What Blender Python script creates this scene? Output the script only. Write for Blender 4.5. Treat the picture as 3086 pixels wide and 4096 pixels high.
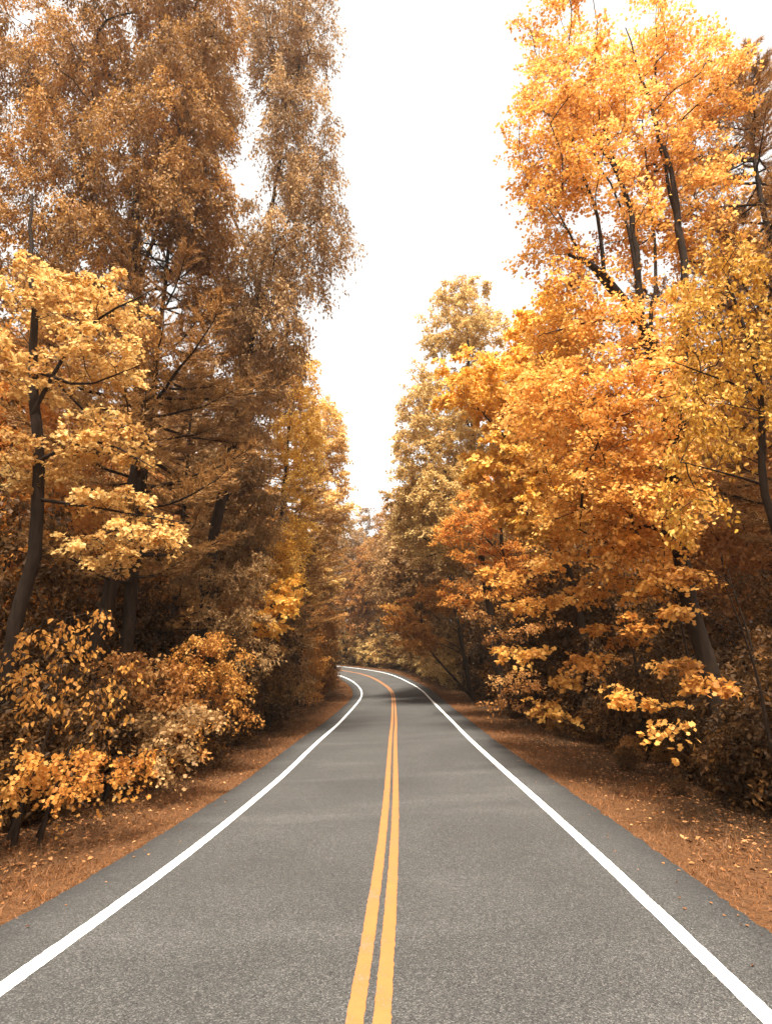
import bpy, math, random
import numpy as np
from mathutils import Vector, Matrix

S = bpy.context.scene
for o in list(bpy.data.objects):
    bpy.data.objects.remove(o)
COL = S.collection
R_ = math.radians

# ------------------------------------------------------------------ camera
CAMZ = 2.75
PITCH = 13.755
cam = bpy.data.cameras.new("camera")
cam.sensor_fit = 'VERTICAL'
cam.sensor_height = 36.0
cam.lens = 36.0 * 2296.0 / 4096.0
cam.clip_start = 0.05
cam.clip_end = 3000
camo = bpy.data.objects.new("camera", cam)
camo.location = (0, 0, CAMZ)
camo.rotation_euler = (R_(90 + PITCH), 0, 0)
COL.objects.link(camo)
S.camera = camo

# ------------------------------------------------------------------ world, sun, exposure
SUN_EL, SUN_AZ = 68.0, -175.0          # azimuth measured from +Y towards +X: the veiled sun stands high behind the camera, a little left
w = bpy.data.worlds.new("World")
S.world = w
w.use_nodes = True
nt = w.node_tree
nt.nodes.clear()
sky = nt.nodes.new('ShaderNodeTexSky')
sky.sky_type = 'NISHITA'
sky.sun_disc = False
sky.sun_elevation = R_(SUN_EL)
sky.sun_rotation = R_(SUN_AZ)
sky.dust_density = 4.0
sky.ozone_density = 1.0
hs = nt.nodes.new('ShaderNodeHueSaturation')
hs.inputs['Saturation'].default_value = 0.12
bg = nt.nodes.new('ShaderNodeBackground')
bg.inputs['Strength'].default_value = 0.12
wo = nt.nodes.new('ShaderNodeOutputWorld')
nt.links.new(sky.outputs[0], hs.inputs['Color'])
tn = nt.nodes.new('ShaderNodeMixRGB'); tn.blend_type = 'MULTIPLY'
tn.inputs[0].default_value = 1.0
tn.inputs[2].default_value = (1.0, 0.965, 0.90, 1)          # warm veil of an autumn overcast
nt.links.new(hs.outputs[0], tn.inputs[1])
nt.links.new(tn.outputs[0], bg.inputs['Color'])
nt.links.new(bg.outputs[0], wo.inputs['Surface'])

sun = bpy.data.lights.new("sun", 'SUN')
sun.energy = 3.7
sun.angle = R_(12.0)
sun.color = (1.0, 0.93, 0.82)
suno = bpy.data.objects.new("sun", sun)
az = R_(SUN_AZ)
sd = Vector((math.sin(az) * math.cos(R_(SUN_EL)), math.cos(az) * math.cos(R_(SUN_EL)), math.sin(R_(SUN_EL))))
suno.rotation_euler = sd.to_track_quat('Z', 'Y').to_euler()
suno.location = (-20, 10, 40)
COL.objects.link(suno)

S.view_settings.view_transform = 'Standard'
S.view_settings.look = 'None'
S.view_settings.gamma = 1.0
S.view_settings.exposure = 1.8
S.render.engine = 'CYCLES'
cy = S.cycles
cy.max_bounces = 7
cy.diffuse_bounces = 3
cy.glossy_bounces = 2
cy.transmission_bounces = 4
cy.transparent_max_bounces = 12
cy.caustics_reflective = False
cy.caustics_refractive = False
cy.use_adaptive_sampling = True
cy.adaptive_threshold = 0.02
cy.use_denoising = True
cy.denoiser = 'OPENIMAGEDENOISE'
cy.denoising_input_passes = 'RGB_ALBEDO_NORMAL'
cy.denoising_prefilter = 'ACCURATE'

# ------------------------------------------------------------------ tags
def tag(o, label=None, cat=None, group=None, kind=None):
    if label: o['label'] = label
    if cat: o['category'] = cat
    if group: o['group'] = group
    if kind: o['kind'] = kind
    return o

def empty(name, loc, rz=0.0):
    o = bpy.data.objects.new(name, None)
    o.location = loc
    o.rotation_euler = (0, 0, rz)
    o.empty_display_size = 0.3
    COL.objects.link(o)
    return o

# ------------------------------------------------------------------ fast mesh building
def mesh_obj(name, V, F, mat, parent=None, tint=None, smooth=False, attrs=None):
    """V (n,3); F list of (m,k) index arrays; tint per-face array in the same order"""
    V = np.ascontiguousarray(V, dtype=np.float32)
    me = bpy.data.meshes.new(name)
    me.vertices.add(len(V))
    me.vertices.foreach_set('co', V.ravel())
    loops = np.concatenate([np.asarray(f, dtype=np.int32).ravel() for f in F])
    sizes = np.concatenate([np.full(len(f), f.shape[1], dtype=np.int32) for f in F])
    starts = np.concatenate([[0], np.cumsum(sizes)[:-1]]).astype(np.int32)
    me.loops.add(len(loops))
    me.loops.foreach_set('vertex_index', loops)
    me.polygons.add(len(sizes))
    me.polygons.foreach_set('loop_start', starts)
    me.polygons.foreach_set('loop_total', sizes)
    if smooth:
        me.polygons.foreach_set('use_smooth', np.ones(len(sizes), dtype=bool))
    if tint is not None:
        a = me.attributes.new('tint', 'FLOAT', 'FACE')
        a.data.foreach_set('value', np.ascontiguousarray(tint, dtype=np.float32))
    for nm, (dom, arr) in (attrs or {}).items():
        a = me.attributes.new(nm, 'FLOAT', dom)
        a.data.foreach_set('value', np.ascontiguousarray(arr, dtype=np.float32))
    me.materials.append(mat)
    me.update(calc_edges=True)
    o = bpy.data.objects.new(name, me)
    COL.objects.link(o)
    if parent is not None:
        o.parent = parent
    return o

def nrm(v):
    return v / (np.linalg.norm(v, axis=-1, keepdims=True) + 1e-9)

# ------------------------------------------------------------------ road centre line (curvature, height, banking along its length)
KS = np.array([0, 8, 16, 24, 32, 38, 44, 50, 56, 62, 70, 80, 100, 120.])
KK = np.array([0.00149, -0.00311, -0.00055, 0.00119, -0.00123, -0.00044, -0.00011, -0.00039, -0.00254, -0.01335, -0.01496, -0.02172, -0.02913, -0.02913])
KZ = np.array([-2.54062, -2.96049, -3.29667, -3.5058, -3.7165, -3.83195, -3.92777, -4.00992, -4.04615, -3.98699, -3.64948, -2.95661, -2.08244, -1.2083]) + CAMZ
KB = np.array([-0.03024, 0.02144, 0.03591, 0.02776, 0.04626, 0.04688, 0.05524, 0.05994, 0.06568, 0.05415, 0.04291, 0.05836, 0.06209, 0.03974])
s_ = np.arange(0, 120.01, .5)
kern = np.hanning(17); kern /= kern.sum()
ck = np.interp(s_, KS, KK)
cz = np.convolve(np.pad(np.interp(s_, KS, KZ), 8, mode='reflect', reflect_type='odd'), kern, 'valid')
cb = np.convolve(np.pad(np.interp(s_, KS, KB), 8, mode='edge'), kern, 'valid')
ch = 0.03557 + np.cumsum(ck) * .5
cx = -0.28991 + np.cumsum(np.sin(ch)) * .5
cyy = 1. + np.cumsum(np.cos(ch)) * .5
# carried on behind the camera
nb = 40
back = np.arange(nb, 0, -1) * 0.5
cx = np.concatenate([cx[0] - back * math.sin(ch[0]), cx])
cyy = np.concatenate([cyy[0] - back * math.cos(ch[0]), cyy])
cz = np.concatenate([cz[0] + back * 0.05, cz])
cb = np.concatenate([np.full(nb, cb[0]), cb])
ch = np.concatenate([np.full(nb, ch[0]), ch])
CTX, CTY = np.cos(ch), -np.sin(ch)
NS = len(cx)
HALF = 4.0
LINE = 3.1

def road_frame(x, y):
    """signed distance from the centre line (+ right), road height and banking near a point"""
    x = np.atleast_1d(np.asarray(x, float)).ravel(); y = np.atleast_1d(np.asarray(y, float)).ravel()
    T = np.empty_like(x); Z = np.empty_like(x); B = np.empty_like(x)
    for a in range(0, len(x), 20000):
        xx, yy = x[a:a + 20000, None], y[a:a + 20000, None]
        dx, dy = xx - cx, yy - cyy
        d = np.sqrt(dx * dx + dy * dy)
        i = d.argmin(1)
        dm = d[np.arange(len(i)), i]
        wgt = np.exp(-(d - dm[:, None]) / (0.12 + 0.14 * np.maximum(dm[:, None] - 4, 0)))
        wgt /= wgt.sum(1, keepdims=True)
        Z[a:a + 20000] = (wgt * cz).sum(1)
        B[a:a + 20000] = (wgt * cb).sum(1)
        r = np.arange(len(i))
        side = dx[r, i] * CTX[i] + dy[r, i] * CTY[i]
        T[a:a + 20000] = np.sign(side) * dm
    return T, Z, B

def wob(x, y, f, sd=0.0):
    return (np.sin(x * f * 1.3 + 1.7 + sd) * np.cos(y * f * 1.1 + 0.6 + sd * 2) + 0.6 * np.sin(x * f * 2.3 - y * f * 1.9 + 2.2 + sd)
            + 0.35 * np.sin(x * f * 4.7 + y * f * 5.1 + sd)) / 1.95

def ground_z(x, y):
    T, Z, B = road_frame(x, y)
    x = np.atleast_1d(np.asarray(x, float)).ravel(); y = np.atleast_1d(np.asarray(y, float)).ravel()
    a = np.abs(T)
    e = np.clip(a - HALF, 0, None)
    fade = np.exp(-np.clip(a - 12, 0, None) / 15)
    z = Z + B * np.clip(T, -HALF, HALF) * fade - 0.07
    z = z + np.where(a > HALF - 0.15, 0.035 * np.clip((a - HALF + 0.15) / 0.3, 0, 1), 0)
    z = z - 0.05 * np.clip(e, 0, 4) - 0.03 * np.clip(e - 4, 0, 6) * (T < 0)
    z = z + np.clip(e - 6, 0, 40) * 0.06 * (T > 0) + np.clip(e - 14, 0, 60) * 0.035
    z = z + wob(x, y, 0.55) * 0.10 * np.clip(e / 3, 0, 1) + wob(x, y, 2.3, 3) * 0.025 * np.clip(e / 1.0, 0, 1)
    return z

def gz(x, y):
    return float(ground_z([x], [y])[0])

# ------------------------------------------------------------------ materials
def new_mat(name):
    m = bpy.data.materials.new(name)
    m.use_nodes = True
    t = m.node_tree
    t.nodes.clear()
    out = t.nodes.new('ShaderNodeOutputMaterial')
    return m, t, out

def N(t, typ, **kw):
    n = t.nodes.new(typ)
    for k, v in kw.items():
        if k in n.inputs:
            n.inputs[k].default_value = v
        else:
            setattr(n, k, v)
    return n

def ramp(t, fac, stops):
    r = t.nodes.new('ShaderNodeValToRGB')
    el = r.color_ramp.elements
    while len(el) > 1:
        el.remove(el[-1])
    el[0].position = stops[0][0]; el[0].color = (*stops[0][1], 1)
    for p, c in stops[1:]:
        e = el.new(p); e.color = (*c, 1)
    t.links.new(fac, r.inputs[0])
    return r.outputs[0]

def leaf_mat(name, cols, trans=0.42, rough=0.55):
    m, t, out = new_mat(name)
    at = N(t, 'ShaderNodeAttribute', attribute_name='tint')
    n = len(cols)
    col = ramp(t, at.outputs['Fac'], [(i / (n - 1), c) for i, c in enumerate(cols)])
    oi = N(t, 'ShaderNodeObjectInfo')
    hv = N(t, 'ShaderNodeHueSaturation')
    mr = N(t, 'ShaderNodeMapRange'); mr.inputs[3].default_value = 0.82; mr.inputs[4].default_value = 1.15
    t.links.new(oi.outputs['Random'], mr.inputs[0])
    t.links.new(mr.outputs[0], hv.inputs['Value'])
    t.links.new(col, hv.inputs['Color'])
    p = N(t, 'ShaderNodeBsdfPrincipled', Roughness=rough)
    p.inputs['Specular IOR Level'].default_value = 0.2
    t.links.new(hv.outputs[0], p.inputs['Base Color'])
    tr = N(t, 'ShaderNodeBsdfTranslucent')
    t.links.new(hv.outputs[0], tr.inputs['Color'])
    mx = N(t, 'ShaderNodeMixShader'); mx.inputs[0].default_value = trans
    t.links.new(p.outputs[0], mx.inputs[1]); t.links.new(tr.outputs[0], mx.inputs[2])
    t.links.new(mx.outputs[0], out.inputs[0])
    return m

def bark_mat(name, c1, c2):
    m, t, out = new_mat(name)
    tc = N(t, 'ShaderNodeTexCoord')
    mp = N(t, 'ShaderNodeMapping'); mp.inputs['Scale'].default_value = (14, 14, 2.5)
    t.links.new(tc.outputs['Object'], mp.inputs[0])
    no = N(t, 'ShaderNodeTexNoise', Scale=1.0, Detail=6.0, Roughness=0.65)
    t.links.new(mp.outputs[0], no.inputs['Vector'])
    col = ramp(t, no.outputs[0], [(0.3, c1), (0.7, c2)])
    p = N(t, 'ShaderNodeBsdfPrincipled', Roughness=0.9)
    p.inputs['Specular IOR Level'].default_value = 0.15
    t.links.new(col, p.inputs['Base Color'])
    b = N(t, 'ShaderNodeBump', Strength=0.7, Distance=0.03)
    t.links.new(no.outputs[0], b.inputs['Height']); t.links.new(b.outputs[0], p.inputs['Normal'])
    t.links.new(p.outputs[0], out.inputs[0])
    return m

BARK = bark_mat('bark_dark', (0.012, 0.007, 0.004), (0.042, 0.025, 0.015))
BARKG = bark_mat('bark_grey_brown', (0.05, 0.032, 0.022), (0.15, 0.10, 0.07))

LM = {
    'gold': leaf_mat('leaves_gold', [(0.34, 0.135, 0.028), (0.60, 0.275, 0.050), (0.77, 0.41, 0.09), (0.86, 0.56, 0.20)]),
    'orange': leaf_mat('leaves_orange', [(0.30, 0.115, 0.026), (0.52, 0.215, 0.042), (0.66, 0.31, 0.062), (0.74, 0.42, 0.12)]),
    'yellow': leaf_mat('leaves_yellow', [(0.44, 0.20, 0.032), (0.66, 0.33, 0.045), (0.80, 0.45, 0.07), (0.87, 0.58, 0.17)]),
    'pale': leaf_mat('leaves_pale_gold', [(0.36, 0.17, 0.05), (0.60, 0.34, 0.10), (0.76, 0.49, 0.17), (0.86, 0.62, 0.26)]),
    'brown': leaf_mat('leaves_brown', [(0.15, 0.072, 0.022), (0.29, 0.145, 0.042), (0.43, 0.22, 0.06), (0.62, 0.30, 0.07)]),
    'olive': leaf_mat('leaves_tan_brown', [(0.14, 0.076, 0.030), (0.26, 0.145, 0.056), (0.39, 0.225, 0.088), (0.56, 0.35, 0.15)]),
    'dim': leaf_mat('leaves_shade_brown', [(0.035, 0.018, 0.008), (0.07, 0.035, 0.013), (0.13, 0.062, 0.02), (0.27, 0.12, 0.032)]),  # brush and understory leaves, darkened so their colour carries the forest shade
    'tan': leaf_mat('leaves_light_tan', [(0.36, 0.20, 0.07), (0.54, 0.33, 0.115), (0.69, 0.465, 0.17), (0.80, 0.59, 0.25)]),
    'russet': leaf_mat('leaves_russet', [(0.21, 0.088, 0.027), (0.36, 0.155, 0.042), (0.50, 0.235, 0.065), (0.62, 0.36, 0.13)]),
    'needle': leaf_mat('needles_brown', [(0.15, 0.075, 0.024), (0.30, 0.15, 0.045), (0.44, 0.225, 0.07), (0.60, 0.31, 0.085)], trans=0.25),
}

# ------------------------------------------------------------------ leaf templates  (x across, y along, z normal)
T_OV = (np.array([(0, 0, 0), (-.30, .45, .10), (0, 1, -.05), (.30, .45, .10)]), np.array([(0, 2, 1), (0, 3, 2)]))
T_SL = (np.array([(0, 0, 0), (-.22, .42, .06), (0, 1, -.1), (.22, .42, .06)]), np.array([(0, 2, 1), (0, 3, 2)]))
T_OV6 = (np.array([(0, 0, 0), (-.30, .28, .09), (-.26, .62, .08), (0, 1, -.12), (.26, .62, .08), (.30, .28, .09), (0, .45, -.01)]),
         np.array([(0, 6, 1), (1, 6, 2), (2, 6, 3), (3, 6, 4), (4, 6, 5), (5, 6, 0)]))
_mo = [(0, 0, 0), (-.20, .06, .02), (-.46, .10, .03), (-.33, .33, .03), (-.56, .62, -.02), (-.20, .60, .05), (0, 1.0, -.08), (.20, .60, .05),
       (.56, .62, -.02), (.33, .33, .03), (.46, .10, .03), (.20, .06, .02), (0, .34, .0)]
T_MA = (np.array(_mo, float), np.array([(i, 12, i + 1) if i < 11 else (11, 12, 0) for i in range(12)]))
_ml = [(0, 0, 0), (-.50, .12, .03), (-.28, .38, .04), (-.48, .70, .0), (0, 1.0, -.06), (.48, .70, .0), (.28, .38, .04), (.50, .12, .03)]
T_ML = (np.array(_ml, float), np.array([(0, 2, 1), (0, 4, 2), (2, 4, 3), (0, 6, 4), (4, 6, 5), (0, 7, 6)]))

def leaves_geo(rng, pos, axis, nor, size, tmpl, tint):
    tv, tf = tmpl
    side = nrm(np.cross(axis, nor))
    nor = nrm(np.cross(side, axis))
    s = size[:, None, None]
    V = pos[:, None] + s * (tv[None, :, 0:1] * side[:, None] + tv[None, :, 1:2] * axis[:, None] + tv[None, :, 2:3] * nor[:, None])
    n = len(pos); k = len(tv)
    F = (np.arange(n)[:, None, None] * k + tf[None]).reshape(-1, 3)
    return V.reshape(-1, 3), F, np.repeat(tint, len(tf))

# ------------------------------------------------------------------ tubes for trunks and branches
class Tubes:
    def __init__(s):
        s.V = []; s.F4 = []; s.n = 0
    def add(s, P, r, k=6):
        P = np.asarray(P, float); r = np.asarray(r, float)
        if len(P) < 2: return
        T = np.gradient(P, axis=0); T = nrm(T)
        ref = np.array([1., 0, 0]) if abs(T[0, 2]) > 0.7 else np.array([0, 0, 1.])
        A = nrm(np.cross(T, ref)); B = np.cross(T, A)
        th = np.arange(k) * 2 * math.pi / k
        ring = P[:, None] + r[:, None, None] * (np.cos(th)[None, :, None] * A[:, None] + np.sin(th)[None, :, None] * B[:, None])
        m = len(P)
        s.V.append(ring.reshape(-1, 3))
        i = np.arange(m - 1)[:, None] * k; j = np.arange(k)[None]; j2 = (j + 1) % k
        q = np.stack([i + j, i + j2, i + k + j2, i + k + j], -1).reshape(-1, 4) + s.n
        s.F4.append(q); s.n += m * k
    def raw(s, V, F):
        s.V.append(V); s.F4.append(F + s.n); s.n += len(V)
    def build(s, name, mat, parent):
        return mesh_obj(name, np.concatenate(s.V), [np.concatenate(s.F4)], mat, parent, smooth=True)

def twig_tubes(P0, P1, P2, r):
    """many three-sided two-segment twigs at once"""
    n = len(P0)
    T = nrm(P2 - P0)
    ref = np.tile(np.array([0.3, 0.2, 0.93]), (n, 1))
    A = nrm(np.cross(T, ref)); B = np.cross(T, A)
    V = []
    for P, rr in ((P0, r), (P1, r * .7), (P2, r * .3)):
        for th in (0, 2.094, 4.189):
            V.append(P + rr[:, None] * (math.cos(th) * A + math.sin(th) * B))
    V = np.stack(V, 1)
    q = []
    for lv in (0, 3):
        for a in range(3):
            b = (a + 1) % 3
            q.append((lv + a, lv + b, lv + 3 + b, lv + 3 + a))
    F = (np.arange(n)[:, None, None] * 9 + np.array(q)[None]).reshape(-1, 4)
    return V.reshape(-1, 3), F

def sample_crown(rng, ells, spacing, hollow=0.35, ntry=6):
    """points spread through a union of ellipsoids, at least `spacing` apart"""
    pts = []
    for (ex, ey, ez, rx, ry, rz) in ells:
        vol = 4.19 * rx * ry * rz
        n = int(vol / spacing ** 3 * ntry) + 10
        p = nrm(rng.normal(size=(n, 3))) * (hollow + (1 - hollow) * rng.random((n, 1)) ** 0.6)
        pts.append(p * (rx, ry, rz) + (ex, ey, ez))
    pts = np.concatenate(pts); rng.shuffle(pts)
    keep = np.empty((0, 3))
    for p in pts:
        if len(keep) == 0 or ((keep - p) ** 2).sum(1).min() > spacing ** 2:
            keep = np.vstack([keep, p])
    return keep

def grow_tree(name, seed, stems, ells, spacing=1.0, crad=0.9, nl=220, leaf=0.11, tmpl=T_OV, mat='gold', bark=None,
              flat=0.35, droop=0.15, hang=0.0, twigs=True, ntw=9, rtip=0.012, hollow=0.3, extra=None, up=0.35, tint=(0.55, 0.2), ymin=None,
              density=None, reach=None):
    """stems: list of (points, radii) in local coordinates; ells: crown ellipsoids in local coordinates"""
    rng = np.random.default_rng(seed)
    root = empty(name, (0, 0, 0))
    tb = Tubes()
    nodes = []; smain = []
    for P, r in stems:
        P = np.asarray(P, float); r = np.asarray(r, float)
        # resample and roughen
        L = np.concatenate([[0], np.cumsum(np.linalg.norm(np.diff(P, axis=0), axis=1))])
        m = max(4, int(L[-1] / 0.5))
        u = np.linspace(0, L[-1], m)
        Q = np.stack([np.interp(u, L, P[:, i]) for i in range(3)], 1)
        if m > 6:
            for _ in range(3):
                Q[1:-1] = (Q[:-2] + 2 * Q[1:-1] + Q[2:]) / 4
        wv = np.cumsum(rng.normal(size=(m, 3)) * 0.035, axis=0); wv -= np.linspace(0, 1, m)[:, None] * wv[-1] ; wv[:, 2] = 0
        Q = Q + wv
        rr = np.interp(u, L, r)
        if P[0, 2] < 0.1:
            rr = rr * (1 + 0.7 * np.exp(-np.clip(Q[:, 2] - 0.0, 0, 9) / 0.45))
            Q[0, 2] -= 0.4
        tb.add(Q, rr, 10 if rr.max() > 0.12 else 7)
        nodes.append(Q[(u > L[-1] * 0.18) | (P[0, 2] > 1)]); smain.append(Q)
    ND = np.concatenate(nodes)
    if not len(ND): ND = smain[0]
    C = sample_crown(rng, ells, spacing, hollow)
    if density is not None:
        C = C[rng.random(len(C)) < density(C)]
    stemP = np.concatenate(smain)
    d0 = np.array([np.sqrt(((stemP - c) ** 2).sum(1).min()) for c in C])
    order = np.argsort(d0)
    par = [-1] * len(ND); paths = []
    NDl = ND
    for ci in order:
        c = C[ci]
        dv = c - NDl
        hd = np.hypot(dv[:, 0], dv[:, 1])
        cost = np.sqrt((dv ** 2).sum(1)) + 1.6 * np.clip(hd * up - dv[:, 2], 0, None)
        j = int(cost.argmin())
        a = NDl[j]; L = np.linalg.norm(c - a)
        m = max(3, int(L / 0.45) + 2)
        u = np.linspace(0, 1, m)[:, None]
        mid = (a + c) / 2 + np.array([0, 0, 0.16 * L]) + rng.normal(size=3) * 0.07 * L
        Q = (1 - u) ** 2 * a + 2 * u * (1 - u) * mid + u * u * c
        Q[1:-1] += rng.normal(size=(m - 2, 3)) * 0.03
        base = len(NDl)
        NDl = np.vstack([NDl, Q[1:]])
        par.append(j); par += list(range(base, base + m - 2))
        paths.append((Q, j, base, m))
    cnt = np.zeros(len(NDl))
    ends = [b + m - 2 for (_, _, b, m) in paths]
    cnt[ends] = 1
    for i in range(len(NDl) - 1, len(ND) - 1, -1):
        if par[i] >= len(ND): cnt[par[i]] += cnt[i]
    for Q, j, b, m in paths:
        rr = rtip * np.maximum(cnt[b:b + m - 1], 1) ** 0.48
        rr = np.concatenate([[rr[0] * 1.12], rr])
        tb.add(Q, rr, 6 if rr.max() > 0.04 else 4)
    if extra: extra(tb, rng)
    # twigs
    nc = len(C)
    outd = nrm(np.array([Q[-1] - Q[max(0, len(Q) - 3)] for Q, *_ in paths]))
    CC = np.array([Q[-1] for Q, *_ in paths])
    cr = crad * rng.uniform(0.7, 1.25, nc)
    ctint = np.clip(rng.normal(tint[0], tint[1] * 1.5, nc), 0, 1)
    tw_c = np.repeat(np.arange(nc), ntw)
    d = rng.normal(size=(len(tw_c), 3)); d[:, 2] *= flat
    d = nrm(d + outd[tw_c] * 0.6 * np.array([1, 1, .6]))
    Lw = cr[tw_c] * rng.uniform(.55, 1.15, len(tw_c))
    P0 = CC[tw_c] - outd[tw_c] * (rng.random((len(tw_c), 1)) * 0.5 * cr[tw_c, None])
    P1 = P0 + d * (Lw * .5)[:, None] + np.array([0, 0, 1]) * (0.06 * Lw)[:, None]
    P2 = P0 + d * Lw[:, None] - np.array([0, 0, 1]) * ((droop + hang) * Lw)[:, None]
    Vs, Fs, Ts = [], [], []
    if twigs:
        tb.raw(*twig_tubes(P0, P1, P2, np.full(len(P0), rtip * .55)))
    tb.build('trunk', bark or BARK, root)
    n = int(nc * nl)
    ti = rng.integers(0, len(tw_c), n)
    t = 0.12 + 0.9 * rng.random(n) ** 0.75
    tt = t[:, None]
    pos = (1 - tt) ** 2 * P0[ti] + 2 * tt * (1 - tt) * (2 * P1[ti] - (P0[ti] + P2[ti]) / 2) + tt * tt * P2[ti]
    pos = pos + rng.normal(size=(n, 3)) * (0.10 * crad) * np.array([1, 1, .6])
    if hang:
        pos[:, 2] -= rng.random(n) ** 1.5 * hang * cr[tw_c[ti]] * 0.9
    td = nrm(P2[ti] - P0[ti])
    ax = nrm(td * 0.6 + rng.normal(size=(n, 3)) * 0.75 - np.array([0, 0, 1]) * (0.25 + 1.6 * hang))
    nn = nrm(rng.normal(size=(n, 3)) * 0.55 + np.array([0, 0, 1.0]) * (1 - min(hang, .8)) + rng.normal(size=(n, 3)) * min(hang, .8))
    sz = leaf * rng.uniform(0.6, 1.2, n)
    tn = np.clip(ctint[tw_c[ti]] * 0.62 + rng.random(n) * 0.38 , 0, 1)
    lv, lf, lt = leaves_geo(rng, pos, ax, nn, sz, tmpl, tn)
    mesh_obj('crown', lv, [lf], LM[mat], root, tint=lt)
    return root

def pine_tree(name, seed, H, base_r, reach, z0, mat='needle', needle=0.16, dens=1.0, upturn=0.25, lean=(0, 0), trunk_bare=True, skip=0.12):
    rng = np.random.default_rng(seed)
    root = empty(name, (0, 0, 0))
    tb = Tubes()
    m = 24
    zz = np.linspace(-0.4, H, m)
    ln = np.stack([lean[0] * (zz / H) ** 1.4 * (zz > 0) + np.cumsum(rng.normal(size=m)) * .03, lean[1] * (np.clip(zz, 0, H) / H) + np.cumsum(rng.normal(size=m)) * .03], 1)
    tb.add(np.stack([np.nan_to_num(ln[:, 0]), ln[:, 1], zz], 1), base_r * (1 - zz / H * .95) * (1 + .5 * np.exp(-np.clip(zz, 0, 9) / .4)), 10)
    A, Bm, Cc, TI = [], [], [], []
    z = z0
    if trunk_bare:
        for zd in np.arange(2.0, z0, 0.7):
            a = rng.random() * 6.28; L = rng.uniform(.5, 1.8)
            b = np.array([np.interp(zd, zz, ln[:, 0]), np.interp(zd, zz, ln[:, 1]), zd])
            e = b + np.array([math.cos(a), math.sin(a), rng.uniform(-.3, .2)]) * L
            tb.add([b, (b + e) / 2 + rng.normal(size=3) * .05, e], [.02, .014, .006], 4)
    while z < H - 0.3:
        f = (z - z0) / (H - z0)
        prof = min(1, (1 - f) * 1.35) ** 0.8 * (0.75 + 0.25 * min(1, f * 4))
        nb = rng.integers(4, 7)
        a0 = rng.random() * 6.28
        for k in range(nb):
            if rng.random() < skip: continue
            a = a0 + k * 6.28 / nb + rng.normal() * .2
            L = reach * prof * rng.uniform(.6, 1.12) + .25
            b = np.array([np.interp(z, zz, ln[:, 0]), np.interp(z, zz, ln[:, 1]), z + rng.normal() * .12])
            dr = np.array([math.cos(a), math.sin(a), 0])
            pl = rng.uniform(-.18, .10)
            u = np.linspace(0, 1, 9)
            Q = b + dr * (u * L)[:, None] + np.array([0, 0, 1]) * (L * (pl * u + upturn * u ** 2.2))[:, None]
            Q[1:] += np.cumsum(rng.normal(size=(8, 3)) * .02 * L / 3, axis=0)
            tb.add(Q, (0.012 + 0.012 * L) * (1 - u * .85), 5)
            ns = int((9 + L * 9.0) * dens)
            us = rng.uniform(.22, 1.0, ns)
            P = np.stack([np.interp(us, u, Q[:, i]) for i in range(3)], 1)
            sgn = rng.choice([-1, 1], ns)
            perp = np.array([-dr[1], dr[0], 0])
            sl = (0.35 + 0.32 * L * (1.05 - us)) * rng.uniform(.5, 1.2, ns)
            dd = nrm(dr * .75 + perp * sgn[:, None] * rng.uniform(.3, 1.1, (ns, 1)) + np.array([0, 0, 1]) * rng.uniform(-.12, .38, (ns, 1)))
            A.append(P); Bm.append(P + dd * sl[:, None] * .5); Cc.append(P + dd * sl[:, None] + np.array([0, 0, .12]) * sl[:, None])
            TI.append(np.full(ns, np.clip(rng.normal(.5, .2), 0, 1)))
        z += rng.uniform(.42, .75) * (1 + .4 * (1 - f))
    A = np.concatenate(A); Bm = np.concatenate(Bm); Cc = np.concatenate(Cc); TI = np.concatenate(TI)
    tb.raw(*twig_tubes(A, Bm, Cc, np.full(len(A), .007)))
    tb.build('trunk', BARK, root)
    # needles along every twig
    per = int(34 * dens)
    n = len(A) * per
    ti = np.repeat(np.arange(len(A)), per)
    t = rng.random(n)[:, None]
    pos = A[ti] * (1 - t) + Cc[ti] * t + rng.normal(size=(n, 3)) * .012
    ax = nrm(nrm(Cc - A)[ti] * 1.0 + nrm(rng.normal(size=(n, 3))) * .9 + np.array([0, 0, .2]))
    tm = (np.array([(-.085, 0, 0), (.085, 0, 0), (0.02, 1, 0)]), np.array([(0, 1, 2)]))
    lv, lf, lt = leaves_geo(rng, pos, ax, nrm(rng.normal(size=(n, 3))), needle * rng.uniform(.6, 1.2, n), tm,
                            np.clip(TI[ti] * .6 + rng.random(n) * .4, 0, 1))
    mesh_obj('crown', lv, [lf], LM[mat], root, tint=lt)
    return root

def stem(x0, y0, H, r, top=(0, 0), bow=(0, 0), z0=0.0, n=7):
    u = np.linspace(0, 1, n)
    P = np.stack([x0 + top[0] * u + bow[0] * np.sin(u * math.pi), y0 + top[1] * u + bow[1] * np.sin(u * math.pi), z0 + (H - z0) * u], 1)
    return P, r * (1 - u * 0.88)

def place(o, x, y, rz=0.0, s=1.0, dz=0.0):
    o.location = (x, y, gz(x, y) + dz)
    o.rotation_euler = (0, 0, rz)
    o.scale = (s, s, s)
    return o

def copy_tree(src):
    c = src.copy()
    COL.objects.link(c)
    for chd in list(src.children):
        k = chd.copy()
        COL.objects.link(k)
        k.parent = c
    return c
#SCENE
# ================================================================== the setting: ground, road, markings
def graded(a, b, fine, far, far2):
    inner = np.arange(a, b + 1e-6, fine)
    st, v = fine, inner[-1]; up = []
    while v < far2:
        st *= 1.12; v += st; up.append(v)
    st, v = fine, inner[0]; dn = []
    while v > far:
        st *= 1.12; v -= st; dn.append(v)
    return np.concatenate([dn[::-1], inner, up])

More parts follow.
